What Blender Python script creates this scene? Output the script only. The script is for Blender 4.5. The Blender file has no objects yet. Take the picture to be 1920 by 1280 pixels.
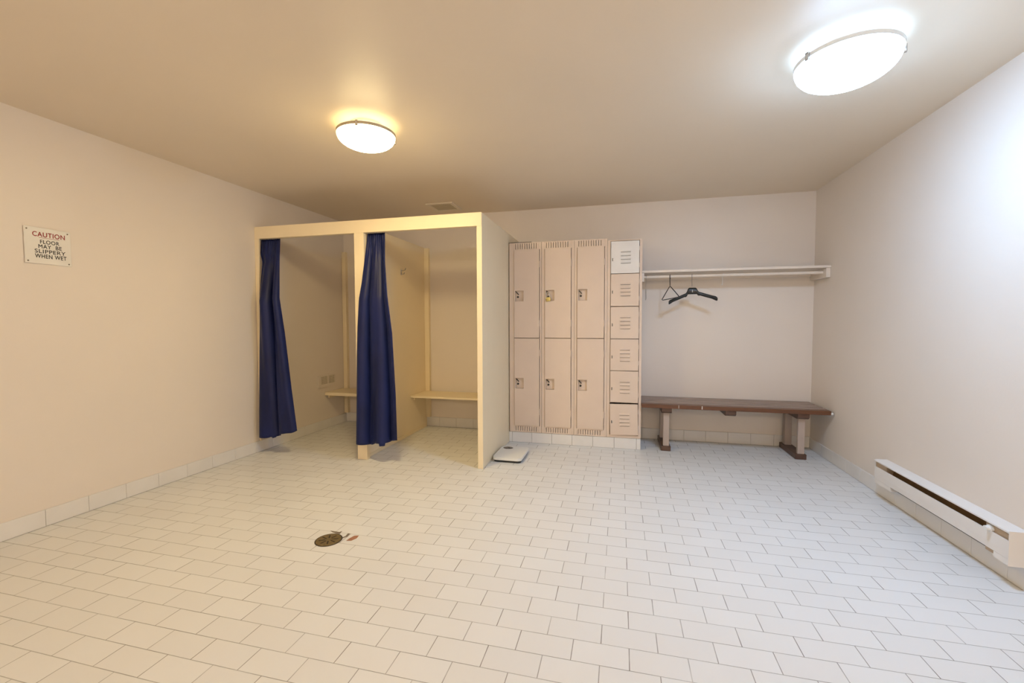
import bpy, bmesh, math, random
from mathutils import Vector, Matrix
random.seed(7)
PI = math.pi
scene = bpy.context.scene
col = scene.collection

# ------------------------------------------------------------------ camera
F_PX, YAW, PITCH, ROLL, CAM_H = 818.9, -0.24319, 0.04277, -0.002934, 1.1814
fwd = Vector((math.sin(YAW)*math.cos(PITCH), math.cos(YAW)*math.cos(PITCH), -math.sin(PITCH)))
r0 = Vector((math.cos(YAW), -math.sin(YAW), 0)); u0 = r0.cross(fwd)
rgt = r0*math.cos(ROLL) + u0*math.sin(ROLL); up = -r0*math.sin(ROLL) + u0*math.cos(ROLL)
cam_data = bpy.data.cameras.new('camera'); cam = bpy.data.objects.new('camera', cam_data); col.objects.link(cam)
M = Matrix((( rgt.x, up.x, -fwd.x, 0), (rgt.y, up.y, -fwd.y, 0), (rgt.z, up.z, -fwd.z, CAM_H), (0, 0, 0, 1)))
cam.matrix_world = M
cam_data.sensor_fit = 'HORIZONTAL'; cam_data.sensor_width = 36.0; cam_data.lens = 36.0*F_PX/1920.0
cam_data.clip_start = 0.02
scene.camera = cam

# ------------------------------------------------------------------ world, exposure
world = bpy.data.worlds.new('world'); scene.world = world; world.use_nodes = True
world.node_tree.nodes['Background'].inputs[0].default_value = (0.5, 0.5, 0.5, 1)
world.node_tree.nodes['Background'].inputs[1].default_value = 0.05
vs = scene.view_settings
vs.view_transform = 'Standard'; vs.look = 'None'; vs.gamma = 1.0; vs.use_curve_mapping = False
vs.exposure = 0.10
WARM = (1.0, 0.77, 0.38); COOL = (0.44, 0.67, 1.0); FILL = (1.0, 0.82, 0.60)
WARM_E, COOL_E, FILL_E = 85.0, 87.0, 134.0      # emission strength: warm lamp, cool lamp, added fill lamps behind the camera

# ------------------------------------------------------------------ materials
def new_mat(name):
    m = bpy.data.materials.new(name); m.use_nodes = True
    return m, m.node_tree, m.node_tree.nodes['Principled BSDF']
def N(nt, t, **kw):
    n = nt.nodes.new(t)
    for k, v in kw.items(): setattr(n, k, v)
    return n
def mth(nt, op, a, b=None, c=None):
    n = N(nt, 'ShaderNodeMath', operation=op)
    for i, v in enumerate((a, b, c)):
        if v is None: continue
        if isinstance(v, (int, float)): n.inputs[i].default_value = v
        else: nt.links.new(v, n.inputs[i])
    return n.outputs[0]
def mixc(nt, fac, a, b):
    n = N(nt, 'ShaderNodeMix', data_type='RGBA')
    for s, v in ((0, fac), (6, a), (7, b)):
        if isinstance(v, (int, float)): n.inputs[s].default_value = v
        elif isinstance(v, tuple): n.inputs[s].default_value = (*v, 1)
        else: nt.links.new(v, n.inputs[s])
    return n.outputs[2]
def noise_of(nt, scale, detail=3, rough=.5, stretch=None):
    tc = N(nt, 'ShaderNodeTexCoord'); src = tc.outputs['Object']
    if stretch:
        mp = N(nt, 'ShaderNodeMapping'); mp.inputs['Scale'].default_value = stretch
        nt.links.new(src, mp.inputs[0]); src = mp.outputs[0]
    n = N(nt, 'ShaderNodeTexNoise'); n.inputs['Scale'].default_value = scale
    n.inputs['Detail'].default_value = detail; n.inputs['Roughness'].default_value = rough
    nt.links.new(src, n.inputs['Vector'])
    return n.outputs[0]
def paint(name, c, rough=.5, var=.04, scale=3.0, bump=.0, bscale=60, metal=0.0, spec=.5, stretch=None):
    m, nt, b = new_mat(name)
    f = noise_of(nt, scale, stretch=stretch)
    f = mth(nt, 'MULTIPLY_ADD', f, 1.6, -.3); f.node.use_clamp = True
    lo = tuple(x*(1-var) for x in c); hi = tuple(min(1, x*(1+var)) for x in c)
    nt.links.new(mixc(nt, f, lo, hi), b.inputs['Base Color'])
    b.inputs['Roughness'].default_value = rough; b.inputs['Metallic'].default_value = metal
    b.inputs['Specular IOR Level'].default_value = spec
    if bump:
        bp = N(nt, 'ShaderNodeBump'); bp.inputs['Strength'].default_value = bump; bp.inputs['Distance'].default_value = .002
        nt.links.new(noise_of(nt, bscale, 4), bp.inputs['Height']); nt.links.new(bp.outputs[0], b.inputs['Normal'])
    return m
def lamp_mat(name, c, e):
    m, nt, b = new_mat(name)
    b.inputs['Base Color'].default_value = (.9, .9, .9, 1); b.inputs['Roughness'].default_value = .25
    b.inputs['Emission Color'].default_value = (*c, 1)
    # frosted bowl: the glass is brightest at its belly, dimmer up by the rim (height below the ceiling)
    tc = N(nt, 'ShaderNodeTexCoord'); sp = N(nt, 'ShaderNodeSeparateXYZ'); nt.links.new(tc.outputs['Object'], sp.inputs[0])
    mr = N(nt, 'ShaderNodeMapRange', interpolation_type='SMOOTHSTEP'); nt.links.new(sp.outputs[2], mr.inputs[0])
    mr.inputs[1].default_value = -.076; mr.inputs[2].default_value = -.118; mr.inputs[3].default_value = e*.085; mr.inputs[4].default_value = e
    nt.links.new(mr.outputs[0], b.inputs['Emission Strength'])
    return m

WALL = (.80, .725, .65)
m_wall = paint('wall_paint', WALL, .42, .025, 1.4, .12, 90, spec=.4)
m_ceil = paint('ceiling_paint', (.82, .71, .57), .45, .03, 1.1, .12, 70, spec=.35)
m_stall = paint('stall_paint', (.89, .765, .545), .45, .03, 2.2, .1, 70, spec=.4)
m_locker = paint('locker_enamel', (.73, .59, .48), .42, .03, 5, .06, 120)
m_lockwhite = paint('white_enamel', (.80, .77, .74), .4, .04, 9, .06, 120)
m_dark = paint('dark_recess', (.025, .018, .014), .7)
m_black = paint('black_plastic', (.012, .013, .012), .35, .2, 20)
m_shelf = paint('shelf_paint', (.80, .71, .62), .45, .03, 5)
m_white = paint('white_plastic', (.80, .80, .78), .3, .02, 5)
m_whitemetal = paint('white_metal', (.82, .78, .74), .4, .03, 8)
m_chrome = paint('chrome', (.62, .62, .62), .25, .03, 5, metal=1)
m_brass = paint('brass', (.50, .43, .17), .35, .15, 40, metal=.8)
m_wire = paint('wire_metal', (.30, .29, .28), .35, .1, 40, metal=1)
m_bench_top = paint('bench_slat_wood', (.30, .215, .175), .36, .4, 9, .15, 60, stretch=(.5, 9, 9))
m_bench_edge = paint('bench_edge_wood', (.135, .052, .022), .4, .3, 9, .1, 60, stretch=(.6, 9, 9))
m_bench_foot = paint('bench_foot_wood', (.10, .052, .035), .4, .3, 12)
m_leg = paint('bench_leg_paint', (.44, .355, .305), .5, .06, 9)
m_drain = paint('drain_brass', (.20, .145, .065), .5, .35, 60, .4, 160, metal=.4)
m_chip = paint('bare_clay', (.36, .17, .10), .9, .2, 90)
m_grout = paint('grout', (.20, .16, .12), .95, .2, 40)
m_heatdark = paint('heater_inner_metal', (.17, .095, .035), .5, .3, 14, metal=.3)
m_heattan = paint('heater_box_paint', (.50, .38, .27), .5, .06, 14)
m_vent = paint('vent_paint', (.82, .73, .60), .5, .04, 10)
m_ventdark = paint('vent_mesh', (.60, .52, .38), .7, .15, 300)
m_sign = paint('sign_board', (.82, .79, .74), .35, .03, 12)
m_red = paint('red_letter', (.30, .012, .012), .5)
m_ink = paint('black_letter', (.012, .010, .010), .5)
m_screw = paint('screw_metal', (.18, .15, .12), .4, .1, 60, metal=.8)
m_glass_warm = (lamp_mat('shade_warm', WARM, WARM_E), lamp_mat('shade_warm_inside', WARM, WARM_E*.045))
m_glass_cool = (lamp_mat('shade_cool', COOL, COOL_E), lamp_mat('shade_cool_inside', COOL, COOL_E*.045))
m_glass_fill = (lamp_mat('shade_fill', FILL, FILL_E), lamp_mat('shade_fill_inside', FILL, FILL_E*.045))
m_rim = paint('glass_rim', (.50, .42, .30), .2, .02, 5)
m_rim_lit = paint('glass_rim_lit', (.8, .85, .9), .1, .02, 5)      # glowing glass edge of the cool lamp
_b = m_rim_lit.node_tree.nodes['Principled BSDF']; _b.inputs['Emission Color'].default_value = (.62, .80, 1, 1); _b.inputs['Emission Strength'].default_value = .10

def cloth_mat():
    m, nt, b = new_mat('navy_satin')
    f = noise_of(nt, 3, 2, stretch=(2, 2, .8))
    nt.links.new(mixc(nt, f, (.0035, .005, .028), (.010, .021, .135)), b.inputs['Base Color'])  # dark and bright blues paint fold shade and highlights into the cloth colour
    b.inputs['Roughness'].default_value = .48; b.inputs['Specular IOR Level'].default_value = .3
    b.inputs['Sheen Weight'].default_value = .06; b.inputs['Sheen Roughness'].default_value = .4
    b.inputs['Sheen Tint'].default_value = (.35, .4, .75, 1)
    bp = N(nt, 'ShaderNodeBump'); bp.inputs['Strength'].default_value = .15; bp.inputs['Distance'].default_value = .001
    nt.links.new(noise_of(nt, 900, 2), bp.inputs['Height']); nt.links.new(bp.outputs[0], b.inputs['Normal'])
    return m
m_cloth = cloth_mat()

# running-bond floor tile, joints from position on the floor
TW, TH, OX, OY = .2, .1048, .0391, 2.4298
def floor_mat():
    m, nt, b = new_mat('floor_tile')
    tc = N(nt, 'ShaderNodeTexCoord'); sp = N(nt, 'ShaderNodeSeparateXYZ'); nt.links.new(tc.outputs['Object'], sp.inputs[0])
    # slight waviness of the joints
    wob = mth(nt, 'MULTIPLY', mth(nt, 'SUBTRACT', noise_of(nt, 1.3, 1), .5), .004)
    X = mth(nt, 'ADD', sp.outputs[0], wob); Yv = mth(nt, 'ADD', sp.outputs[1], wob)
    v = mth(nt, 'DIVIDE', mth(nt, 'SUBTRACT', Yv, OY-TH), TH)
    row = mth(nt, 'FLOOR', v); fy = mth(nt, 'SUBTRACT', v, row)
    dy = mth(nt, 'MULTIPLY', mth(nt, 'MINIMUM', fy, mth(nt, 'SUBTRACT', 1.0, fy)), TH)
    par = mth(nt, 'FLOORED_MODULO', row, 2.0)
    u = mth(nt, 'ADD', mth(nt, 'DIVIDE', mth(nt, 'SUBTRACT', X, OX), TW), mth(nt, 'MULTIPLY', par, .5))
    ci = mth(nt, 'FLOOR', u); fx = mth(nt, 'SUBTRACT', u, ci)
    dx = mth(nt, 'MULTIPLY', mth(nt, 'MINIMUM', fx, mth(nt, 'SUBTRACT', 1.0, fx)), TW)
    def smooth(d, w0, w1):
        mr = N(nt, 'ShaderNodeMapRange', interpolation_type='SMOOTHSTEP')
        nt.links.new(d, mr.inputs[0]); mr.inputs[1].default_value = w0; mr.inputs[2].default_value = w1
        mr.inputs[3].default_value = 1.0; mr.inputs[4].default_value = 0.0
        return mr.outputs[0]
    jr = smooth(dy, .0008, .0019); jc = smooth(dx, .0009, .0021)
    # dirt in the joints comes and goes
    n1 = mth(nt, 'MULTIPLY_ADD', noise_of(nt, 2.6, 4, .65), 2.4, -.70); n1.node.use_clamp = True
    jrf = mth(nt, 'MULTIPLY', jr, mth(nt, 'MULTIPLY_ADD', n1, .55, .28))
    n2 = mth(nt, 'MULTIPLY_ADD', noise_of(nt, 4.3, 3, .6, stretch=(1.3, 1, 1)), 2.6, -.75); n2.node.use_clamp = True
    jcf = mth(nt, 'MULTIPLY', jc, mth(nt, 'MULTIPLY_ADD', n2, .62, .30))
    j = mth(nt, 'MAXIMUM', jrf, jcf)
    # per-tile tone
    cb = N(nt, 'ShaderNodeCombineXYZ'); nt.links.new(ci, cb.inputs[0]); nt.links.new(row, cb.inputs[1])
    wn = N(nt, 'ShaderNodeTexWhiteNoise'); nt.links.new(cb.outputs[0], wn.inputs[0])
    tone = mixc(nt, wn.outputs[0], (.745, .745, .74), (.775, .778, .775))
    mot = mth(nt, 'MULTIPLY_ADD', noise_of(nt, 5, 5, .6), 1.8, -.6); mot.node.use_clamp = True
    tone = mixc(nt, mth(nt, 'MULTIPLY', mot, .35), tone, (.735, .705, .67))
    # sparse specks
    vo = N(nt, 'ShaderNodeTexVoronoi'); vo.inputs['Scale'].default_value = 7.0; nt.links.new(tc.outputs['Object'], vo.inputs['Vector'])
    spk = mth(nt, 'LESS_THAN', vo.outputs['Distance'], .016)
    wn2 = N(nt, 'ShaderNodeSeparateColor'); nt.links.new(vo.outputs['Color'], wn2.inputs[0])
    spk = mth(nt, 'MULTIPLY', spk, mth(nt, 'GREATER_THAN', wn2.outputs[0], .72))
    tone = mixc(nt, mth(nt, 'MULTIPLY', spk, .6), tone, (.12, .09, .07))
    nt.links.new(mixc(nt, j, tone, (.10, .075, .055)), b.inputs['Base Color'])
    nt.links.new(mth(nt, 'MULTIPLY_ADD', mth(nt, 'MAXIMUM', jr, jc), .4, .36), b.inputs['Roughness'])
    b.inputs['Specular IOR Level'].default_value = .4
    bp = N(nt, 'ShaderNodeBump'); bp.inputs['Strength'].default_value = .5; bp.inputs['Distance'].default_value = .001
    h = mth(nt, 'SUBTRACT', mth(nt, 'MULTIPLY', noise_of(nt, 14, 2), .3), mth(nt, 'MAXIMUM', jr, jc))
    nt.links.new(h, bp.inputs['Height']); nt.links.new(bp.outputs[0], b.inputs['Normal'])
    return m
m_floor = floor_mat()
m_basetile = paint('baseboard_tile', (.78, .76, .74), .3, .04, 6, spec=.5)

# ------------------------------------------------------------------ mesh helpers
class MB:
    def __init__(s): s.bm = bmesh.new()
    def box(s, x0, x1, y0, y1, z0, z1, bevel=0, mtx=None):
        g = bmesh.ops.create_cube(s.bm, size=1.0)['verts']
        for v in g:
            v.co = Vector(((x0+x1)/2 + v.co.x*(x1-x0), (y0+y1)/2 + v.co.y*(y1-y0), (z0+z1)/2 + v.co.z*(z1-z0)))
            if mtx: v.co = mtx @ v.co
        if bevel:
            es = list({e for v in g for e in v.link_edges})
            bmesh.ops.bevel(s.bm, geom=es, offset=bevel, segments=2, affect='EDGES', profile=.6)
        return s
    def cyl(s, a, b, r0, r1=None, seg=20, caps=True):
        a, b = Vector(a), Vector(b); r1 = r0 if r1 is None else r1; d = (b-a)
        q = d.to_track_quat('Z', 'Y').to_matrix().to_4x4()
        bmesh.ops.create_cone(s.bm, cap_ends=caps, segments=seg, radius1=r0, radius2=r1, depth=d.length,
                              matrix=Matrix.Translation((a+b)/2) @ q)
        return s
    def lathe(s, prof, c=(0, 0, 0), seg=64):
        rings = []
        for r, z in prof:
            if r < 1e-6: rings.append([s.bm.verts.new((c[0], c[1], c[2]+z))])
            else: rings.append([s.bm.verts.new((c[0]+r*math.cos(2*PI*i/seg), c[1]+r*math.sin(2*PI*i/seg), c[2]+z)) for i in range(seg)])
        for A, B in zip(rings, rings[1:]):
            for i in range(seg):
                j = (i+1) % seg
                if len(A) == 1 and len(B) == 1: continue
                if len(A) == 1: vs_ = [A[0], B[i], B[j]]
                elif len(B) == 1: vs_ = [A[i], B[0], A[j]]
                else: vs_ = [A[i], B[i], B[j], A[j]]
                try: s.bm.faces.new(vs_)
                except ValueError: pass
        return s
    def prism(s, poly, axis, a0, a1):
        # poly: 2-D outline in the two other axes (in x,y,z order), extruded along axis
        def mk(p, a):
            c = [p[0], p[1]]; c.insert(axis, a); return s.bm.verts.new(c)
        A = [mk(p, a0) for p in poly]; B = [mk(p, a1) for p in poly]; n = len(poly)
        s.bm.faces.new(A); s.bm.faces.new(B[::-1])
        for i in range(n):
            j = (i+1) % n; s.bm.faces.new([A[j], A[i], B[i], B[j]])
        return s
    def tube(s, pts, r, seg=8):
        pts = [Vector(p) for p in pts]; rings = []; prev = None
        for i, p in enumerate(pts):
            t = (pts[min(i+1, len(pts)-1)] - pts[max(i-1, 0)]).normalized()
            if prev is None:
                n = t.cross(Vector((0, 0, 1)));
                if n.length < .1: n = t.cross(Vector((1, 0, 0)))
            else: n = prev - t*prev.dot(t)
            n.normalize(); prev = n; bn = t.cross(n)
            rr = r[i] if isinstance(r, (list, tuple)) else r
            rings.append([s.bm.verts.new(p + n*rr*math.cos(2*PI*k/seg) + bn*rr*math.sin(2*PI*k/seg)) for k in range(seg)])
        for A, B in zip(rings, rings[1:]):
            for k in range(seg):
                s.bm.faces.new([A[k], A[(k+1) % seg], B[(k+1) % seg], B[k]])
        s.bm.faces.new(rings[0][::-1]); s.bm.faces.new(rings[-1])
        return s
    def build(s, name, mat, parent=None, smooth=False, sub=0, origin=None):
        bmesh.ops.recalc_face_normals(s.bm, faces=s.bm.faces[:])
        if parent is not None and origin is None: origin = parent.matrix_world.translation if parent.parent is None else ABS[parent.name]
        origin = Vector(origin) if origin is not None else Vector((0, 0, 0))
        bmesh.ops.translate(s.bm, verts=s.bm.verts[:], vec=-origin)
        me = bpy.data.meshes.new(name); s.bm.to_mesh(me); s.bm.free()
        me.materials.append(mat)
        o = bpy.data.objects.new(name, me); col.objects.link(o)
        if parent is not None: o.parent = parent
        else: o.location = origin
        ABS[o.name] = origin
        if smooth:
            for p in me.polygons: p.use_smooth = True
            try: me.set_sharp_from_angle(angle=math.radians(smooth if smooth is not True else 35))
            except Exception: pass
        return o
ABS = {}
def thing(name, label, cat, loc, group=None):
    o = bpy.data.objects.new(name, None); col.objects.link(o); o.location = loc; o.empty_display_size = .05
    o.matrix_world = Matrix.Translation(loc)
    o['label'] = label; o['category'] = cat
    if group: o['group'] = group
    ABS[o.name] = Vector(loc)
    return o
def tag(o, label, cat, group=None, kind=None):
    o['label'] = label; o['category'] = cat
    if group: o['group'] = group
    return o
def struct(o): o['kind'] = 'structure'; return o
# every mesh is written in room coordinates; build() subtracts the thing's own base point, so parts sit at 0,0,0 under it.

# ------------------------------------------------------------------ the room
XR, D, H, Y0 = 1.7345, 4.6089, 2.38, -3.6
def XL(y): return -3.290 + .0175*y
T = .12
struct(MB().box(-3.6, XR+T, Y0-T, D+T, -.1, 0).build('floor', m_floor))
struct(MB().box(-3.6, XR+T, Y0-T, D+T, H, H+.1).build('ceiling', m_ceil))
struct(MB().box(-3.6, XR+T, D, D+T, 0, H).build('wall_back', m_wall))
struct(MB().box(XR, XR+T, Y0, D, 0, H).build('wall_right', m_wall))
struct(MB().box(-3.6, XR+T, Y0-T, Y0, 0, H).build('wall_front', m_wall))
struct(MB().prism([(XL(Y0), Y0), (XL(D), D), (-3.6, D), (-3.6, Y0)], 2, 0, H).build('wall_left', m_wall))

def base_run(name, p0, p1, nrm, h=.1, phase=0.0, tile=TW, dpt=.010, gap=.0016):
    """ a row of skirting tiles from p0 to p1; nrm points into the room """
    p0, p1, n = Vector((*p0, 0)), Vector((*p1, 0)), Vector((*nrm, 0)); d = (p1-p0); L = d.length; d.normalize()
    mb = MB(); s = -phase
    while s < L:
        a, b = max(0, s+gap/2), min(L, s+tile-gap/2)
        if b-a > .004:
            q = [p0+d*a, p0+d*b, p0+d*b+n*dpt, p0+d*a+n*dpt]
            mb.prism([(v.x, v.y) for v in q], 2, .0015, h)
        s += tile
    bmesh.ops.bevel(mb.bm, geom=[e for e in mb.bm.edges if e.calc_length() > .02], offset=.0015, segments=1, affect='EDGES')
    o = struct(mb.build(name, m_basetile))
    # grout bed behind the tiles
    q = [p0, p1, p1+n*(dpt*.7), p0+n*(dpt*.7)]
    g = MB().prism([(v.x, v.y) for v in q], 2, .0003, h-.0008).build('grout_bed', m_grout)
    g.parent = o
    return o
base_run('baseboard_right', (XR, Y0), (XR, D), (-1, 0), tile=.2124, phase=.2124-((2.436-Y0) % .2124))
base_run('baseboard_left', (XL(Y0), Y0), (XL(D), D), (1, -.0175), tile=.2122, phase=.2122-((1.776-Y0) % .2122))
base_run('baseboard_back', (XL(D), D), (XR, D), (0, -1), h=.108, tile=.2014, phase=.2014-((.623-XL(D)) % .2014))
# tiled kerb under the lockers
kb = MB(); ks = [-1.068, -1.035, -.838, -.641, -.444, -.247, -.05, .152, .190]
for a, b in zip(ks, ks[1:]): kb.box(a+.0012, b-.0012, 4.176, 4.19, .0015, .102, .0012)
yy = 4.19
while yy < 4.58: kb.box(.180, .190, yy+.001, min(yy+.2, D-.012)-.001, .0015, .102, .001); yy += .2
kerb = struct(kb.build('trim_1', m_basetile))
g = MB().box(-1.068, .182, 4.181, D-.012, .0005, .1045).build('kerb_core', m_grout); g.parent = kerb

# ------------------------------------------------------------------ ceiling lamps
def ceiling_lamp(cx, cy, r, drop, label, mat, clips, rim, zr=2.318):
    t = thing('ceiling_light', label, 'ceiling light', (cx, cy, H), 'dome lights on the ceiling')
    # pan on the ceiling
    MB().lathe([(0, 0), (r*.55, 0), (r*.55, -.012), (r*.50, -.022), (0, -.022)], (cx, cy, H)).build('ceiling_pan', m_whitemetal, t, 40)
    # glass bowl with thickness, open at the top
    out = [(r*math.cos(a)**.85 if a < PI/2-1e-4 else 0, -drop*math.sin(a)) for a in [PI/2*i/14 for i in range(15)]]
    inn = [(rr*.975, zz*.94) for rr, zz in out][::-1]
    b = MB().lathe(out + inn + [(r, 0)], (cx, cy, zr)); 
    g = b.build('glass_shade', mat[0], t, 50)
    g.data.materials.append(mat[1])
    for p in g.data.polygons:
        if p.normal.z > .02: p.material_index = 1        # inside of the bowl
    MB().lathe([(r*.97, 0), (r*1.004, -.004), (r*1.012, .012), (r*.99, .012), (r*.97, 0)], (cx, cy, zr)).build('shade_rim', rim, t, 30)
    for a in clips:
        ca, sa = math.cos(a), math.sin(a); mt = Matrix.Translation((cx, cy, 0)) @ Matrix.Rotation(a, 4, 'Z')
        k = MB().box(r+.003, r+.009, -.007, .007, zr-.016, zr+.014, .0015, mt).box(r-.006, r+.009, -.007, .007, zr-.018, zr-.013, .001, mt)
        k.box(r-.010, r+.009, -.006, .006, zr+.010, zr+.014, .001, mt)
        k.cyl(mt @ Vector((r*.5, 0, zr+.030)), mt @ Vector((r+.004, 0, zr+.012)), .003, seg=8)
        k.build('retaining_clip', m_chrome, t)
    return t
ceiling_lamp(-1.505, 2.41, .171, .077, 'small dome ceiling light glowing warm yellow in front of the changing cubicles', m_glass_warm, [4.97, .79, 2.88], m_rim)
ceiling_lamp(.95, 2.255, .194, .098, 'larger dome ceiling light glowing cool white near the right wall', m_glass_cool, [3.58, 6.02, 1.62], m_rim_lit)
ceiling_lamp(-.6, -2.6, .19, .095, 'unseen dome fill light on the left, added behind the viewpoint', m_glass_fill, [2.0, 4.1, 6.2], m_rim)  # this lamp and the next are invented fill, added to brighten the room
ceiling_lamp(.75, -2.6, .19, .095, 'unseen dome fill light on the right, added behind the viewpoint', m_glass_fill, [2.0, 4.1, 6.2], m_rim)

# ------------------------------------------------------------------ changing cubicles
SY, SZ = 3.322, 2.055     # front face, top
st = thing('changing_cubicle', 'cream painted double changing cubicle with header and open fronts beside the lockers', 'changing cubicle', (-1.09, 3.35, 0))
XJ = XL(SY)
MB().box(-1.112, -1.068, SY+.002, D-.002, .0005, SZ-.002, .002).build('end_panel', m_stall, st)
MB().box(-2.186, -2.150, SY+.045, D-.002, .0005, SZ-.03, .001).build('divider_panel', m_stall, st)
MB().box(-2.210, -2.118, SY, SY+.044, .0005, 1.948, .002).build('post', m_stall, st)
MB().prism([(XJ+.002, .0005), (-3.224, .0005), (-3.184, 1.948), (XJ+.002, 1.948)], 1, SY, SY+.012).build('post', m_stall, st)
MB().box(XJ+.002, -1.0705, SY-.001, SY+.044, 1.948, SZ, .002).build('header', m_stall, st)
MB().box(-2.150, -2.140, SY+.046, D-.045, .0008, .028, .001).build('divider_trim', m_stall, st)
MB().box(-2.150, -2.098, D-.045, D-.001, .112, 2.02, .002).build('corner_batten', m_stall, st)
MB().box(XL(D)+.003, XL(D)+.052, D-.045, D-.001, .112, 2.02, .002).build('corner_batten', m_stall, st)
MB().box(-2.149, -1.113, 4.20, D-.046, .392, .412, .002).build('bench_seat', m_stall, st)
MB().box(XL(4.4)+.006, -2.187, 4.215, D-.046, .376, .410, .002).build('bench_seat', m_stall, st)
for x0, x1 in ((-2.148, -2.13), (-1.13, -1.1125)): MB().box(x0, x1, 4.26, D-.047, .355, .3915).build('seat_cleat', m_stall, st)
for x0, x1 in ((XL(4.4)+.006, XL(4.4)+.024), (-2.204, -2.1865)): MB().box(x0, x1, 4.27, D-.047, .340, .3755).build('seat_cleat', m_stall, st)
# two-prong coat hook on the divider
hk = MB().box(-2.150, -2.147, 4.018, 4.042, 1.665, 1.725, .001)
hk.tube([(-2.148, 4.03, 1.712), (-2.125, 4.03, 1.708), (-2.105, 4.03, 1.715), (-2.098, 4.03, 1.735)], .004)
hk.tube([(-2.148, 4.03, 1.680), (-2.128, 4.03, 1.672), (-2.115, 4.03, 1.678), (-2.112, 4.03, 1.692)], .004)
hk.build('coat_hook', m_chrome, st, 40)

# ------------------------------------------------------------------ curtains
def curtain(left, right, ztop, zbot_f, folds, label, seed, yt=3.3775, yb=3.272):
    """ left/right: lists of (z, x) edges from top to bottom; folds: (count, phase, amp) sets """
    rnd = random.Random(seed)
    cx = (left[0][1]+right[0][1])/2
    t = thing('shower_curtain', label, 'curtain', (cx, yt, 1.95), 'navy curtains of the cubicles')
    def edge(lst, z):
        for (z0, x0), (z1, x1) in zip(lst, lst[1:]):
            if z1 <= z <= z0: return x0 + (x1-x0)*(z0-z)/(z0-z1)
        return lst[-1][1] if z < lst[-1][0] else lst[0][1]
    NU, NV = 150, 90
    mb = MB(); V = []
    for j in range(NV+1):
        v = j/NV; rowv = []
        for i in range(NU+1):
            u = i/NU
            zb = zbot_f(u); z = ztop + (zb-ztop)*v
            xl, xr = edge(left, z), edge(right, z)
            sm = v*v*(3-2*v)
            y = yt + (yb-yt)*min(1, v*3.2)
            fy = 0; fx = 0
            for n, ph, a, wander in folds:
                arg = 2*PI*(n*u + ph + wander*(v-.3))
                amp = a*(.35+.65*min(1, v*3))
                fy += amp*math.sin(arg); fx += amp*.55*math.cos(arg)
            # gathered heading
            if v < .16:
                k = (1-v/.16)**1.5
                fy = fy*(1-k*.6) + k*.006*math.sin(2*PI*11*u)
            win = min(1, u*8, (1-u)*8)
            x = xl + (xr-xl)*u + fx*win
            rowv.append(mb.bm.verts.new((x, y + fy, z)))
        V.append(rowv)
    for j in range(NV):
        for i in range(NU):
            mb.bm.faces.new([V[j][i], V[j][i+1], V[j+1][i+1], V[j+1][i]])
    o = mb.build('curtain_cloth', m_cloth, t, True)
    for p in o.data.polygons: p.use_smooth = True
    md = o.modifiers.new('thickness', 'SOLIDIFY'); md.thickness = .0015; md.offset = 0
    # rod with small rings just under the header
    n = 5; x0, x1 = left[0][1], right[0][1]
    for i in range(n):
        x = x0 + (x1-x0)*(i+.5)/n
        pts = [(x+.002*math.sin(a), yt+.0085*math.cos(a), 1.9555+.0085*math.sin(a)) for a in [2*PI*k/14 for k in range(15)]]
        MB().tube(pts, .0014, 6).build('curtain_ring', m_chrome, t)
    return t
def hem1(u):
    b = .150 + .062*max(0, (u-.35)/.65)
    if u < .35: b = .140 + .014*u/.35*1.5
    if .33 < u < .42: b -= .006
    if u > .70: b += .010
    return b + .004*math.sin(u*19)
def hem2(u):
    b = .155 - .008*math.sin(PI*min(1, u/.5)) + .05*max(0, (u-.4)/.6)
    if .60 < u < .67: b -= .022
    return b + .003*math.sin(u*14)
curtain([(1.95, -3.214), (1.82, -3.206), (1.74, -3.178), (1.2, -3.180), (.6, -3.186), (.12, -3.196)], [(1.95, -3.0), (1.5, -2.94), (1.1, -2.890), (.6, -2.845), (.2, -2.800)],
        1.949, hem1, [(1.8, .15, .034, .30), (3.7, .4, .010, -.25)],
        'navy blue curtain gathered at the left wall, in the first cubicle opening', 3)
curtain([(1.95, -2.112), (1.7, -2.112), (1.52, -2.118), (1.36, -2.132), (1.15, -2.150), (.9, -2.165), (.15, -2.190)], [(1.95, -1.945), (1.7, -1.91), (1.4, -1.855), (1.1, -1.82), (.6, -1.80), (.2, -1.795)],
        1.949, hem2, [(2.1, .62, .030, -.12), (3.9, .1, .010, .25)],
        'navy blue curtain drawn aside over the post between the two cubicles', 11)
rl = MB().cyl((-3.2295, 3.3775, 1.960), (-2.1865, 3.3775, 1.960), .0045, seg=10).build('curtain_rod', m_stall, origin=(-2.7, 3.3775, 1.960))
tag(rl, 'thin curtain rod under the header of the left cubicle opening', 'curtain rod', 'curtain rods under the header')
rl = MB().cyl((-2.1495, 3.3775, 1.960), (-1.1125, 3.3775, 1.960), .0045, seg=10).build('curtain_rod', m_stall, origin=(-1.6, 3.3775, 1.960))
tag(rl, 'thin curtain rod under the header of the right cubicle opening', 'curtain rod', 'curtain rods under the header')

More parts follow.
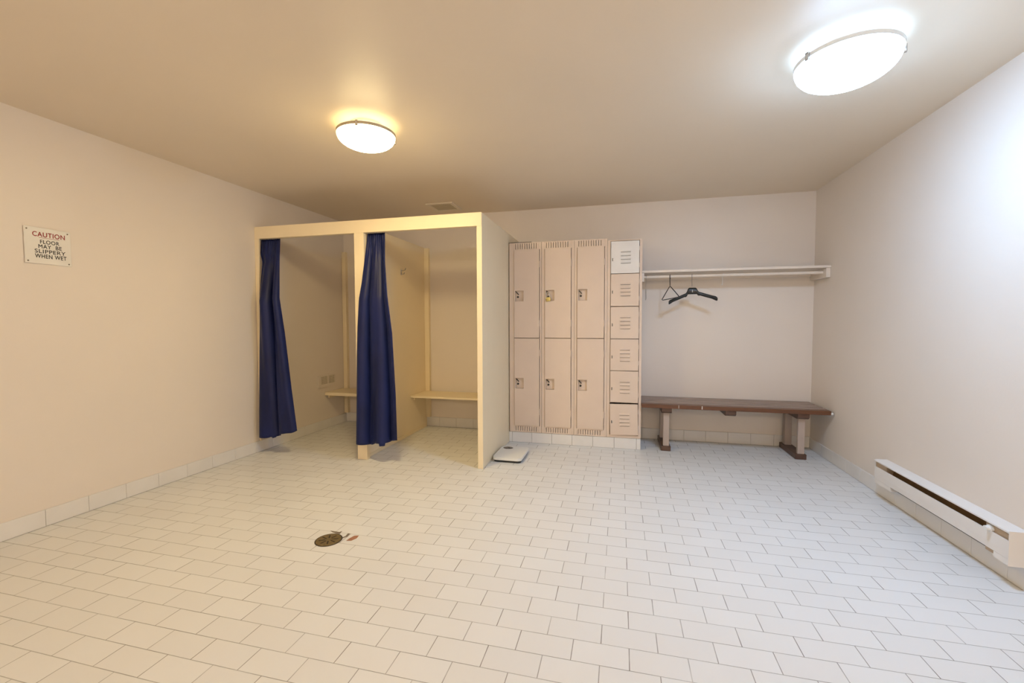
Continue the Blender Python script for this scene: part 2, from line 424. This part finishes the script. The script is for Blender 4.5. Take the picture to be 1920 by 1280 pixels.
# ------------------------------------------------------------------ lockers
LF, LB = 4.170, D-.0122          # front of frame, back
def latch_door(x0, x1, z0, z1, cupz, parent, hinges=True, lever=True):
    f, bk = LF-.012, LF+.012
    cx0, cx1, cz0, cz1 = x0+.010, x0+.092, cupz-.050, cupz+.052
    d = MB()
    d.box(x0, x1, f, bk, z0, cz0).box(x0, x1, f, bk, cz1, z1).box(x0, cx0, f, bk, cz0, cz1).box(cx1, x1, f, bk, cz0, cz1)
    d.box(cx0-.001, cx1+.001, f+.026, f+.028, cz0-.001, cz1+.001)
    d.box(cx1, cx1+.001, f+.02, f+.028, cz0, cz1).box(cx0-.001, cx0, f+.02, f+.028, cz0, cz1).box(cx0, cx1, f+.02, f+.028, cz1, cz1+.001).box(cx0, cx1, f+.02, f+.028, cz0-.001, cz0)
    bmesh.ops.remove_doubles(d.bm, verts=d.bm.verts[:], dist=1e-6)
    o = d.build('door', m_locker, parent)
    # cup rim
    r = MB()
    for a in ((cx0-.003, cx1+.003, cz1, cz1+.004), (cx0-.003, cx1+.003, cz0-.004, cz0), (cx1, cx1+.004, cz0, cz1)):
        r.box(a[0], a[1], f-.002, f+.002, a[2], a[3], .0008)
    r.build('cup_rim', m_locker, o)
    k = MB().cyl((cx0+.022, f+.026, cupz-.008), (cx0+.022, f+.016, cupz-.008), .0095, seg=16)
    k.build('lock_knob', m_black, o, 30)
    if lever:
        mt = Matrix.Translation((cx0+.018, f+.020, cupz+.028)) @ Matrix.Rotation(math.radians(48), 4, 'Y')
        MB().box(-.019, .019, -.006, .006, -.0038, .0038, .001, mt).build('lift_lever', m_black, o)
    if hinges:
        for hz in (z1-.14, z0+.14):
            MB().cyl((x1+.002, f+.002, hz-.030), (x1+.002, f+.002, hz+.030), .0045, seg=10).build('hinge', m_locker, o, 30)
    return o
def tall_locker(xa, xb, dx0, dx1, label):
    t = thing('locker', label, 'locker', ((xa+xb)/2, (LF+LB)/2, .105), 'two-door lockers of the row')
    zt, zb = 1.957, .1055
    b = MB().box(xa+.0005, xa+.004, LF+.04, LB, zb, zt).box(xb-.004, xb-.0005, LF+.04, LB, zb, zt)      # hollow carcass
    b.box(xa+.004, xb-.004, LB-.004, LB, zb, zt).box(xa+.004, xb-.004, LF+.04, LB-.004, zb, zb+.004).box(xa+.004, xb-.004, LF+.04, LB-.004, zt-.004, zt)
    b.box(xa+.004, xb-.004, LF+.06, LB-.004, 1.028, 1.034)
    b.box(xa+.0005, dx0-.004, LF, LF+.04, zb, zt, .001).box(dx1+.004, xb-.0005, LF, LF+.04, zb, zt, .001)
    b.box(dx0-.004, dx1+.004, LF, LF+.04, 1.9465, zt).box(dx0-.004, dx1+.004, LF, LF+.04, 1.886, 1.896)
    b.box(dx0-.004, dx1+.004, LF, LF+.04, .160, .170).box(dx0-.004, dx1+.004, LF, LF+.04, zb, .117)
    b.box(dx0-.004, dx1+.004, LF+.020, LF+.06, 1.028, 1.034)
    b.build('body', m_locker, t)
    n = 10; w = dx1-dx0
    for z0, z1, nm in ((1.896, 1.9465, 'vent_ribs'), (.117, .160, 'vent_ribs')):
        r = MB(); pitch = w/n
        r.box(dx0-.004, dx0+.010, LF, LF+.03, z0, z1); r.box(dx1-.010, dx1+.004, LF, LF+.03, z0, z1)
        ww = (dx1-.010)-(dx0+.010); pit = ww/n
        for i in range(n):
            a = dx0+.010+pit*i
            if i < n: r.box(a+.0045, a+pit, LF-.001, LF+.012, z0, z1, .0006)
        r.build(nm, m_locker, t)
    latch_door(dx0, dx1, 1.036, 1.884, 1.441, t, lever=True)
    latch_door(dx0, dx1, .173, 1.029, .588, t, lever=True)
    return t
tall_locker(-1.060, -.7405, -1.008, -.761, 'beige two-door locker at the left end of the row, against the cubicle panel')
tall_locker(-.7395, -.4265, -.706, -.457, 'beige two-door locker in the middle, with a padlock on its upper door')
tall_locker(-.4255, -.1205, -.397, -.149, 'beige two-door locker standing next to the six-door box locker')
# dark bent strip on top of the first locker
MB().box(-1.062, -.84, LF-.004, LF+.03, 1.9575, 1.961).build('top_strip', m_dark, bpy.data.objects['locker'])

bx = thing('box_locker', 'beige box locker with six small louvred doors, the top one whiter', 'locker', (.035, (LF+LB)/2, .105))
xa, xb, dx0, dx1 = -.1195, .190, -.089, .163
b = MB().box(xa, xa+.004, LF+.04, LB, .1055, 1.940).box(xb-.0045, xb-.0005, LF+.04, LB, .1055, 1.940)
b.box(xa+.004, xb-.0045, LB-.004, LB, .1055, 1.940).box(xa+.004, xb-.0045, LF+.04, LB-.004, .1055, .110).box(xa+.004, xb-.0045, LF+.04, LB-.004, 1.936, 1.940)
b.box(xa, dx0-.004, LF, LF+.04, .1055, 1.940, .001).box(dx1+.004, xb-.0005, LF, LF+.04, .1055, 1.940, .001)
b.box(dx0-.004, dx1+.004, LF, LF+.04, 1.931, 1.940).box(dx0-.004, dx1+.004, LF, LF+.04, .1055, .130)
divs = [1.929, 1.630, 1.329, 1.030, .733, .434, .135]
for z in divs[1:-1]: b.box(dx0-.004, dx1+.004, LF+.020, LB-.004, z-.0015, z+.0015)
b.build('body', m_locker, bx)
for i in range(6):
    z1, z0 = divs[i]-.003, divs[i+1]+.003
    f = LF-.010 - (.006 if i == 5 else 0)
    rot = Matrix.Translation((dx1, 0, (z0+z1)/2)) @ Matrix.Rotation(math.radians((0, .2, -.15, 0, .1, -1.1)[i]), 4, 'Y') @ Matrix.Translation((-dx1, 0, -(z0+z1)/2))
    if i == 5: z1 -= .006
    mt = m_lockwhite if i == 0 else m_locker
    d = MB().box(dx0, dx1, f, LF+.012, z0, z1, .0015, rot)
    o = d.build('door', mt, bx)
    if i == 0: o['label'] = 'whiter top door'
    xc = (dx0+dx1)/2 + .006; zc = z1 - .148
    for k, dz in enumerate((.051, .017, -.017, -.051)):
        l = MB().prism([(f-.0055, zc+dz-.002), (f+.001, zc+dz-.002), (f+.001, zc+dz+.012), (f-.001, zc+dz+.012)], 0, xc-.046, xc+.046)
        for v in l.bm.verts: v.co = rot @ v.co
        lo = l.build('louver', mt, o)
        s = MB().box(xc-.044, xc+.044, f-.0052, f+.0005, zc+dz-.0045, zc+dz-.0022, 0, rot).build('louver_slot', m_dark, o)
    MB().box(dx0+.012, dx0+.018, f-.0015, f+.002, z1-.180, z1-.152, .001, rot).build('latch_slot', m_black, o)
    MB().box(dx0+.019, dx0+.023, f-.0015, f+.002, z1-.176, z1-.156, .0008, rot).build('latch_plate', m_chrome, o)
    for hz in (z1-.07, z0+.07):
        MB().cyl((dx1+.0025, LF-.004, hz-.02), (dx1+.0025, LF-.004, hz+.02), .0035, seg=8).build('hinge', m_locker, o, 30)

# padlock
pc = (-.672, LF-.016, 1.412)
pl = thing('padlock', 'small brass padlock hanging on the upper door of the middle locker', 'padlock', pc)
MB().box(pc[0]-.022, pc[0]+.022, pc[1]-.009, pc[1]+.007, pc[2]-.026, pc[2]+.012, .004, Matrix.Translation(pc) @ Matrix.Rotation(math.radians(-9), 4, 'Y') @ Matrix.Translation((-pc[0], -pc[1], -pc[2]))).build('lock_body', m_brass, pl, 40)
sh = [(-.017, .010), (-.018, .040), (-.014, .053), (-.004, .060), (.006, .055), (.012, .042), (.013, .010)]
MB().tube([(pc[0]-.003+x, pc[1]-.001, pc[2]+z) for x, z in sh], .0032, 10).build('shackle', m_chrome, pl, 50)

# ------------------------------------------------------------------ shelf with rod
sf = thing('coat_shelf', 'beige wall shelf with hanging rod above the slatted bench', 'shelf', (.96, 4.44, 1.60))
MB().box(.1925, XR-.0015, 4.270, D-.001, 1.643, 1.663, .002).build('shelf_board', m_shelf, sf)
MB().box(XR-.034, XR-.0015, 4.283, D-.001, 1.562, 1.6425, .002).build('end_cleat', m_shelf, sf)
MB().box(.1925, .214, 4.283, D-.001, 1.562, 1.6425, .002).build('end_cleat', m_shelf, sf)
MB().box(.2145, XR-.0345, D-.022, D-.001, 1.600, 1.6405, .002).build('back_cleat', m_shelf, sf)
MB().cyl((.2145, 4.35, 1.611), (XR-.0345, 4.35, 1.611), .0145, seg=24).build('hanging_rod', m_shelf, sf, 30)

RZ = 1.611 + .0145
# black suit hanger
hp = Vector((.642, 4.35, RZ))
hg = thing('coat_hanger', 'broad black suit hanger facing the room, hung on the rod', 'hanger', hp, 'hangers on the rod')
def hook(mb, c, ang, r, drop, wire, jog=0):
    """ hook over the rod (rod runs along X) """
    ca, sa = math.cos(ang), math.sin(ang)
    pts = []
    for k in range(13):
        a = -0.35*PI + 1.35*PI*k/12
        pts.append((r*math.cos(PI-a-.0), r*math.sin(PI-a)))
    pts = [(-p[0], p[1]) for p in pts]
    R = []
    for x, z in pts: R.append(Vector((c.x + x*sa, c.y + x*ca, c.z - .0145 - wire + z)))
    e = R[-1]
    R += [Vector((c.x + (e.x-c.x)*.8, c.y + (e.y-c.y)*.8, e.z-.035)), Vector((c.x, c.y, c.z-.0145-drop+.022)), Vector((c.x, c.y, c.z-.0145-drop))]
    mb.tube(R, wire, 8)
mb = MB(); hook(mb, hp, .25, .0185, .098, .0022); mb.build('hook', m_wire, hg, 50)
# body: outline swept as curved shoulders, thick
prof = []
nS = 22
body = MB(); secs = []
for i in range(-nS, nS+1):
    u = i/nS; x = .209*u
    au = abs(u)
    dr_, de_ = (.038, .088) if u > 0 else (.050, .116)
    stp = min(1, max(0, (au-.15)/.12)); stp = stp*stp*(3-2*stp)
    ztop = 1.501 - dr_*stp - (de_-dr_)*max(0, (au-.27)/.73)
    th = .060 - .028*min(1, max(0, (au-.14)/.16)) + .010*max(0, (au-.80)/.2)
    if au > .97: th *= .72; ztop -= .006
    yb = .030*au*au
    wy = .010 + .009*au
    secs.append((x, ztop, th, yb, wy))
rings = []
for x, zt_, th, yb, wy in secs:
    ring = []
    for k in range(12):
        a = 2*PI*k/12
        ring.append(body.bm.verts.new((.645+x, 4.35-yb+wy*math.cos(a)*1.0, zt_-th/2+th/2*math.sin(a)*(1 if abs(math.sin(a)) > .9 else .96))))
    rings.append(ring)
for A, B in zip(rings, rings[1:]):
    for k in range(12): body.bm.faces.new([A[k], A[(k+1) % 12], B[(k+1) % 12], B[k]])
body.bm.faces.new(rings[0]); body.bm.faces.new(rings[-1][::-1])
body.build('shoulder_bar', m_black, hg, 50)
MB().box(.6425, .6465, 4.3385, 4.341, 1.459, 1.481, .0008).build('size_mark', m_white, hg)

# black tube hanger, turned almost edge on
tp = Vector((.449, 4.35, RZ))
tg = thing('coat_hanger', 'thin black tubular hanger turned sideways on the rod, left of the broad one', 'hanger', tp, 'hangers on the rod')
mb = MB(); hook(mb, tp, .2, .0190, .09, .0036); mb.build('hook', m_black, tg, 50)
A_, B_, Cc = Vector((.390, 4.53, 1.397)), Vector((.512, 4.17, 1.408)), Vector((.449, 4.35, 1.523))
def rounded(P, n=5, k=.12):
    out = []
    m_ = len(P)
    for i in range(m_):
        p, a, c = P[i], P[i-1], P[(i+1) % m_]
        s_, e_ = p+(a-p)*k, p+(c-p)*k
        for j in range(n+1):
            t_ = j/n; out.append(s_*(1-t_)**2 + p*2*t_*(1-t_) + e_*t_*t_)
    return out
pts = rounded([Cc, A_, B_]); pts.append(pts[0])
MB().tube(pts, .0040, 8).build('hanger_frame', m_black, tg, 50)

# thin wire hanger seen edge on at the left end of the rod
wp = Vector((.232, 4.35, RZ))
wg = thing('coat_hanger', 'thin grey wire hanger at the left end of the rod, beside the box locker', 'hanger', wp, 'hangers on the rod')
mb = MB(); hook(mb, wp, .02, .0170, .10, .0013); mb.build('hook', m_wire, wg, 50)
pts = rounded([Vector((.232, 4.35, 1.512)), Vector((.240, 4.545, 1.400)), Vector((.226, 4.155, 1.400))]); pts.append(pts[0])
MB().tube(pts, .0013, 6).build('hanger_frame', m_wire, wg, 50)

# small white hook on the rod
wh = MB().tube([(.905+.0*k, 4.35+.0165*math.cos(a), 1.611+.0165*math.sin(a)) for k, a in enumerate([PI*1.1-PI*1.1*i/10 for i in range(11)])] +
               [(.905, 4.366, 1.56), (.905, 4.362, 1.527), (.900, 4.35, 1.520), (.893, 4.338, 1.524), (.891, 4.336, 1.531)], .0022, 8)
wh = wh.build('rod_hook', m_white, None, 50, origin=(.905, 4.35, RZ)); tag(wh, 'small white wire hook hanging from the middle of the rod', 'hook')

# ------------------------------------------------------------------ bench
bn = thing('slatted_bench', 'brown slatted wooden bench with pale legs, in the corner under the shelf', 'bench', (.95, 4.38, 0))
bx0, bx1 = .1935, 1.708
ys = 4.130; n = 6; w = .0625; gp = .0165
for i in range(n):
    y0 = ys + i*(w+gp)
    MB().box(bx0, bx1, y0, y0+w, .4046, .440, .004).build('slat', m_bench_edge if i == 0 else m_bench_top, bn)
bn.children[0]['label'] = 'reddish brown front slat'
# dark sheet below the slats, painting shade into the gaps between them
MB().box(bx0+.01, bx1-.01, 4.145, 4.585, .4024, .4045).build('slat_gap_shade', m_dark, bn)
for (xa, xb) in ((.372, .458), (.905, .990), (1.468, 1.556)):
    MB().prism([(4.150, .4022), (4.588, .4022), (4.588, .380), (4.565, .356), (4.172, .356), (4.150, .372)], 0, xa, xb).build('crossbar', m_bench_foot, bn)
for (xa, xb) in ((.372, .456), (1.470, 1.556)):
    MB().box(xa, xb, 4.190, 4.590, .0006, .046, .004).build('foot_rail', m_bench_foot, bn)
    xm = (xa+xb)/2+.002
    MB().box(xm-.026, xm+.026, 4.200, 4.232, .0465, .3555, .002).build('leg', m_leg, bn)
    MB().box(xm-.030, xm+.026, 4.49, 4.55, .0465, .3555, .002).build('leg', m_leg, bn)
bmp = MB(); bmesh.ops.create_uvsphere(bmp.bm, u_segments=16, v_segments=10, radius=.011, matrix=Matrix.Translation((1.7135, 4.136, .417)))
bmp.build('corner_bumper', m_white, bn, 60)
for px, pw in ((.512, .003), (.705, .006)):
    MB().box(px, px+pw, 4.1292, 4.1305, .410, .438).build('paint_chip', m_white, bn)

# ------------------------------------------------------------------ baseboard heater
hy0, hy1, hx0 = 2.347, 3.395, 1.660
W_ = XR-.001
ht = thing('baseboard_heater', 'long white baseboard heater low on the right wall', 'heater', (1.70, 2.87, .1))
MB().box(W_-.008, W_, hy0, hy1, .105, .258).build('back_plate', m_heattan, ht)
MB().prism([(W_, .264), (W_, .2585), (hx0+.006, .2555), (hx0+.003, .2515), (hx0, .2515), (hx0, .2585)], 1, hy0, hy1).build('top_hood', m_whitemetal, ht)
MB().prism([(hx0+.004, .2165), (hx0+.008, .2165), (hx0+.012, .165), (hx0+.010, .134), (hx0+.006, .134), (hx0+.004, .165)], 1, hy0+.003, hy1-.001).build('front_panel', m_whitemetal, ht)
MB().prism([(W_-.010, .250), (W_-.036, .165), (W_-.040, .165), (W_-.014, .250)], 1, 2.50, 3.27).build('deflector', m_heatdark, ht)
MB().cyl((1.703, 2.52, .155), (1.703, 3.26, .155), .009, seg=14).build('heating_element', m_heatdark, ht, 40)
fn = MB(); y = 2.54
while y < 3.25: fn.box(1.682, 1.723, y, y+.0012, .125, .185); y += .012
fn.build('heating_fins', m_heatdark, ht)
MB().box(1.672, W_-.009, 3.275, hy1-.004, .115, .243, .001).build('junction_box', m_heattan, ht)
MB().box(1.672, W_-.009, hy0+.004, 2.485, .115, .243, .001).build('control_box', m_heattan, ht)
kn = MB().cyl((1.6715, 2.452, .228), (1.660, 2.452, .228), .016, seg=28).cyl((1.660, 2.452, .228), (1.644, 2.452, .228), .0115, .0105, seg=24)
kn.build('thermostat_knob', m_white, ht, 30)
MB().box(hx0+.001, W_, hy0-.003, hy0, .106, .262).build('end_cap', m_whitemetal, ht)
MB().box(hx0+.010, W_, hy1, hy1+.002, .106, .262).build('end_cap', m_whitemetal, ht)
MB().box(hx0+.006, W_-.009, 3.22, hy1-.002, .1055, .1335).build('lower_flange', m_whitemetal, ht)
MB().box(hx0+.006, W_-.009, hy0+.003, 2.43, .1055, .1335).build('lower_flange', m_whitemetal, ht)
MB().box(1.706, 1.709, 2.432, 3.218, .1055, .150).build('slot_shade', m_dark, ht)  # dark strip painting in the shade inside the lower slot

# ------------------------------------------------------------------ bathroom scale
sc0 = (-.925, 3.70, 0)
sc = thing('bathroom_scale', 'white bathroom scale with a dark dial on the floor beside the cubicle panel', 'scale', sc0)
def rrect(hx, hy, r, n=6, bow=0.0):
    P = []
    for cx_, cy_, a0 in ((hx-r, hy-r, 0), (-hx+r, hy-r, PI/2), (-hx+r, -hy+r, PI), (hx-r, -hy+r, 1.5*PI)):
        for k in range(n+1):
            a = a0 + PI/2*k/n; P.append((sc0[0]+cx_+r*math.cos(a), sc0[1]+cy_+r*math.sin(a)))
    return P
MB().prism(rrect(.118, .172, .030), 2, .004, .020).build('scale_base', m_black, sc, 30)
tp_ = MB().prism(rrect(.126, .180, .036), 2, .020, .042)
bmesh.ops.bevel(tp_.bm, geom=[e for e in tp_.bm.edges if abs(e.verts[0].co.z-.042) < 1e-4 and abs(e.verts[1].co.z-.042) < 1e-4], offset=.006, segments=3, affect='EDGES')
tp_.build('platform', m_white, sc, 40)
dl = MB().lathe([(0, 0), (.043, 0), (.046, .0015), (.043, .003), (0, .003)], (0, 0, 0), 36)
for v in dl.bm.verts: v.co = Vector((v.co.x*1.0 - .985, v.co.y*.72 + 3.815, v.co.z + .0418))
dl.build('dial_window', paint('dial_glass', (.11, .10, .095), .2, .5, 60), sc, 30)
for sx in (-.09, .09):
    for sy in (-.14, .14): MB().cyl((sc0[0]+sx, sc0[1]+sy, .0004), (sc0[0]+sx, sc0[1]+sy, .0045), .012, seg=14).build('foot', m_black, sc)

# ------------------------------------------------------------------ caution sign on the left wall
SG0, SG1, SZ0, SZ1 = 1.742, 1.957, 1.530, 1.737
sxx = XL((SG0+SG1)/2) + .0025
sg = thing('caution_sign', 'white caution sign with red and black lettering on the left wall', 'sign', (sxx, (SG0+SG1)/2, (SZ0+SZ1)/2))
MB().box(sxx-.0005, sxx+.0035, SG0, SG1, SZ0, SZ1, .0008).build('sign_board', m_sign, sg)
def text_mesh(body, y0, y1, zc, h, mat, name, bold):
    cu = bpy.data.curves.new('t', 'FONT'); cu.body = body; cu.size = 1; cu.space_character = 1.10
    to = bpy.data.objects.new('t', cu); col.objects.link(to)
    dg = bpy.context.evaluated_depsgraph_get(); src = bpy.data.meshes.new_from_object(to.evaluated_get(dg))
    bpy.data.objects.remove(to); bpy.data.curves.remove(cu)
    xs = [v.co.x for v in src.vertices]; zs = [v.co.y for v in src.vertices]
    X0, X1, Z0, Z1 = min(xs), max(xs), min(zs), max(zs)
    org = ABS[sg.name]; bm = bmesh.new()
    for k, (dy, dz) in enumerate(((0, 0), (bold, 0), (-bold, 0), (0, bold), (0, -bold))):     # brush-thick strokes
        vs_ = [bm.verts.new(Vector((sxx+.00370+k*.00008, y0+(y1-y0)*(v.co.x-X0)/(X1-X0)+dy, zc-h/2+h*(v.co.y-Z0)/(Z1-Z0)+dz)) - org) for v in src.vertices]
        for p in src.polygons:
            f_ = bm.faces.new([vs_[i] for i in p.vertices])
            f_.normal_update()
            if f_.normal.x < 0: f_.normal_flip()
    bpy.data.meshes.remove(src)
    me = bpy.data.meshes.new(name); bm.to_mesh(me); bm.free(); me.materials.append(mat)
    o = bpy.data.objects.new(name, me); col.objects.link(o); o.parent = sg
    return o
W, Hh = SG1-SG0, SZ1-SZ0
def sy(f): return SG0 + W*f
def szz(f): return SZ1 - Hh*f
text_mesh('CAUTION', sy(.17), sy(.865), szz(.185), .0265, m_red, 'red_lettering', .0007)
MB().box(sxx+.0034, sxx+.0038, sy(.30), sy(.74), szz(.281), szz(.272)).build('underline', m_red, sg)
text_mesh('FLOOR', sy(.325), sy(.735), szz(.385), .0215, m_ink, 'black_lettering', .0005)
text_mesh('MAY  BE', sy(.285), sy(.785), szz(.515), .0215, m_ink, 'black_lettering', .0005)
text_mesh('SLIPPERY', sy(.205), sy(.865), szz(.650), .0215, m_ink, 'black_lettering', .0005)
text_mesh('WHEN WET', sy(.205), sy(.885), szz(.785), .0225, m_ink, 'black_lettering', .0006)
for a, c in ((.055, .07), (.93, .07), (.06, .94), (.94, .94)):
    MB().cyl((sxx+.0033, sy(a), szz(c)), (sxx+.0052, sy(a), szz(c)), .0042, .0034, seg=14).build('screw', m_screw, sg)

# ------------------------------------------------------------------ vents
vx = XL(4.27) + .001
wv = thing('wall_vent', 'painted wall vent with two square grilles, inside the left cubicle above its seat', 'vent', (vx, 4.27, .53))
f = MB(); g0, g1 = .500, .592
f.box(vx, vx+.010, 4.108, 4.158, .468, .606, .002).box(vx, vx+.010, 4.272, 4.286, .468, .606, .002).box(vx, vx+.010, 4.393, 4.434, .468, .606, .002)
f.box(vx, vx+.010, 4.158, 4.272, g1, .606).box(vx, vx+.010, 4.158, 4.272, .468, g0).box(vx, vx+.010, 4.286, 4.393, g1, .606).box(vx, vx+.010, 4.286, 4.393, .468, g0)
f.build('vent_frame', m_wall, wv)
for a, c in ((4.158, 4.272), (4.286, 4.393)):
    gb = MB().box(vx+.001, vx+.003, a, c, g0, g1).build('grille', m_dark, wv)
    gl = MB(); y = a
    k = 0
    while a+k*.012 < c: gl.box(vx+.004, vx+.006, a+k*.012, min(c, a+k*.012+.0042), g0, g1); k += 1
    k = 0
    while g0+k*.012 < g1: gl.box(vx+.004, vx+.0065, a, c, g0+k*.012, min(g1, g0+k*.012+.0042)); k += 1
    gl.build('grille_bars', m_vent, gb)

cv = thing('ceiling_vent', 'square ceiling vent above the right changing cubicle', 'vent', (-1.765, 4.25, H))
o0, o1, p0, p1 = -1.912, -1.625, 4.105, 4.395; q = .038
f = MB().box(o0, o1, p0, p0+q, H-.012, H-.0005, .003).box(o0, o1, p1-q, p1, H-.012, H-.0005, .003).box(o0, o0+q, p0+q, p1-q, H-.012, H-.0005, .003).box(o1-q, o1, p0+q, p1-q, H-.012, H-.0005, .003)
f.build('vent_frame', m_vent, cv)
MB().box(o0+q, o1-q, p0+q, p1-q, H-.003, H-.0005).build('vent_backing', m_dark, cv)
f = MB(); y = p0+q+.004
while y < p1-q-.006: f.box(o0+q, o1-q, y, y+.011, H-.008, H-.006, 0); y += .014
f.build('vent_slats', m_ventdark, cv)

# ------------------------------------------------------------------ floor drain and the damage round it
dc = (-1.536, 2.024, 0)
dr = thing('floor_drain', 'round brass floor drain with eight slots, set in the tiles', 'drain', dc)
MB().lathe([(0, .0005), (.071, .0005), (.071, .0022), (.0665, .0022), (.0665, .0012), (0, .0012)], dc, 48).build('drain_ring', m_dark, dr, 30)
MB().lathe([(0, .0012), (.066, .0012), (.065, .0034), (.012, .0040), (0, .0040)], dc, 48).build('drain_grate', m_drain, dr, 30)
for k in range(8):
    a = PI/8 + k*PI/4 + .1; mt = Matrix.Translation(dc) @ Matrix.Rotation(a, 4, 'Z')
    MB().box(.017, .050, -.0036, .0036, .0030, .0043, 0, mt).build('drain_slot', m_dark, dr)
def chip(name, poly, mat, label, h=.0012):
    c = (sum(p[0] for p in poly)/len(poly), sum(p[1] for p in poly)/len(poly), 0)
    o = MB().prism(poly, 2, .0003, h).build(name, mat, origin=c); tag(o, label, 'tile damage', 'damaged tile spots by the drain'); return o
chip('bare_patch', [(-1.438, 2.040), (-1.412, 2.047), (-1.399, 2.077), (-1.405, 2.108), (-1.428, 2.100), (-1.437, 2.068)], m_chip, 'reddish brown bare patch in the tiles right of the drain')
chip('tile_crack', [(-1.596, 2.120), (-1.558, 2.119), (-1.536, 2.118), (-1.528, 2.132), (-1.519, 2.097), (-1.548, 2.101), (-1.575, 2.108)], m_grout, 'dark broken tile edge just behind the drain')
chip('tile_crack', [(-1.484, 2.062), (-1.474, 2.085), (-1.479, 2.116), (-1.465, 2.116), (-1.461, 2.081), (-1.475, 2.060)], m_grout, 'dark bent crack between the drain and the bare patch')
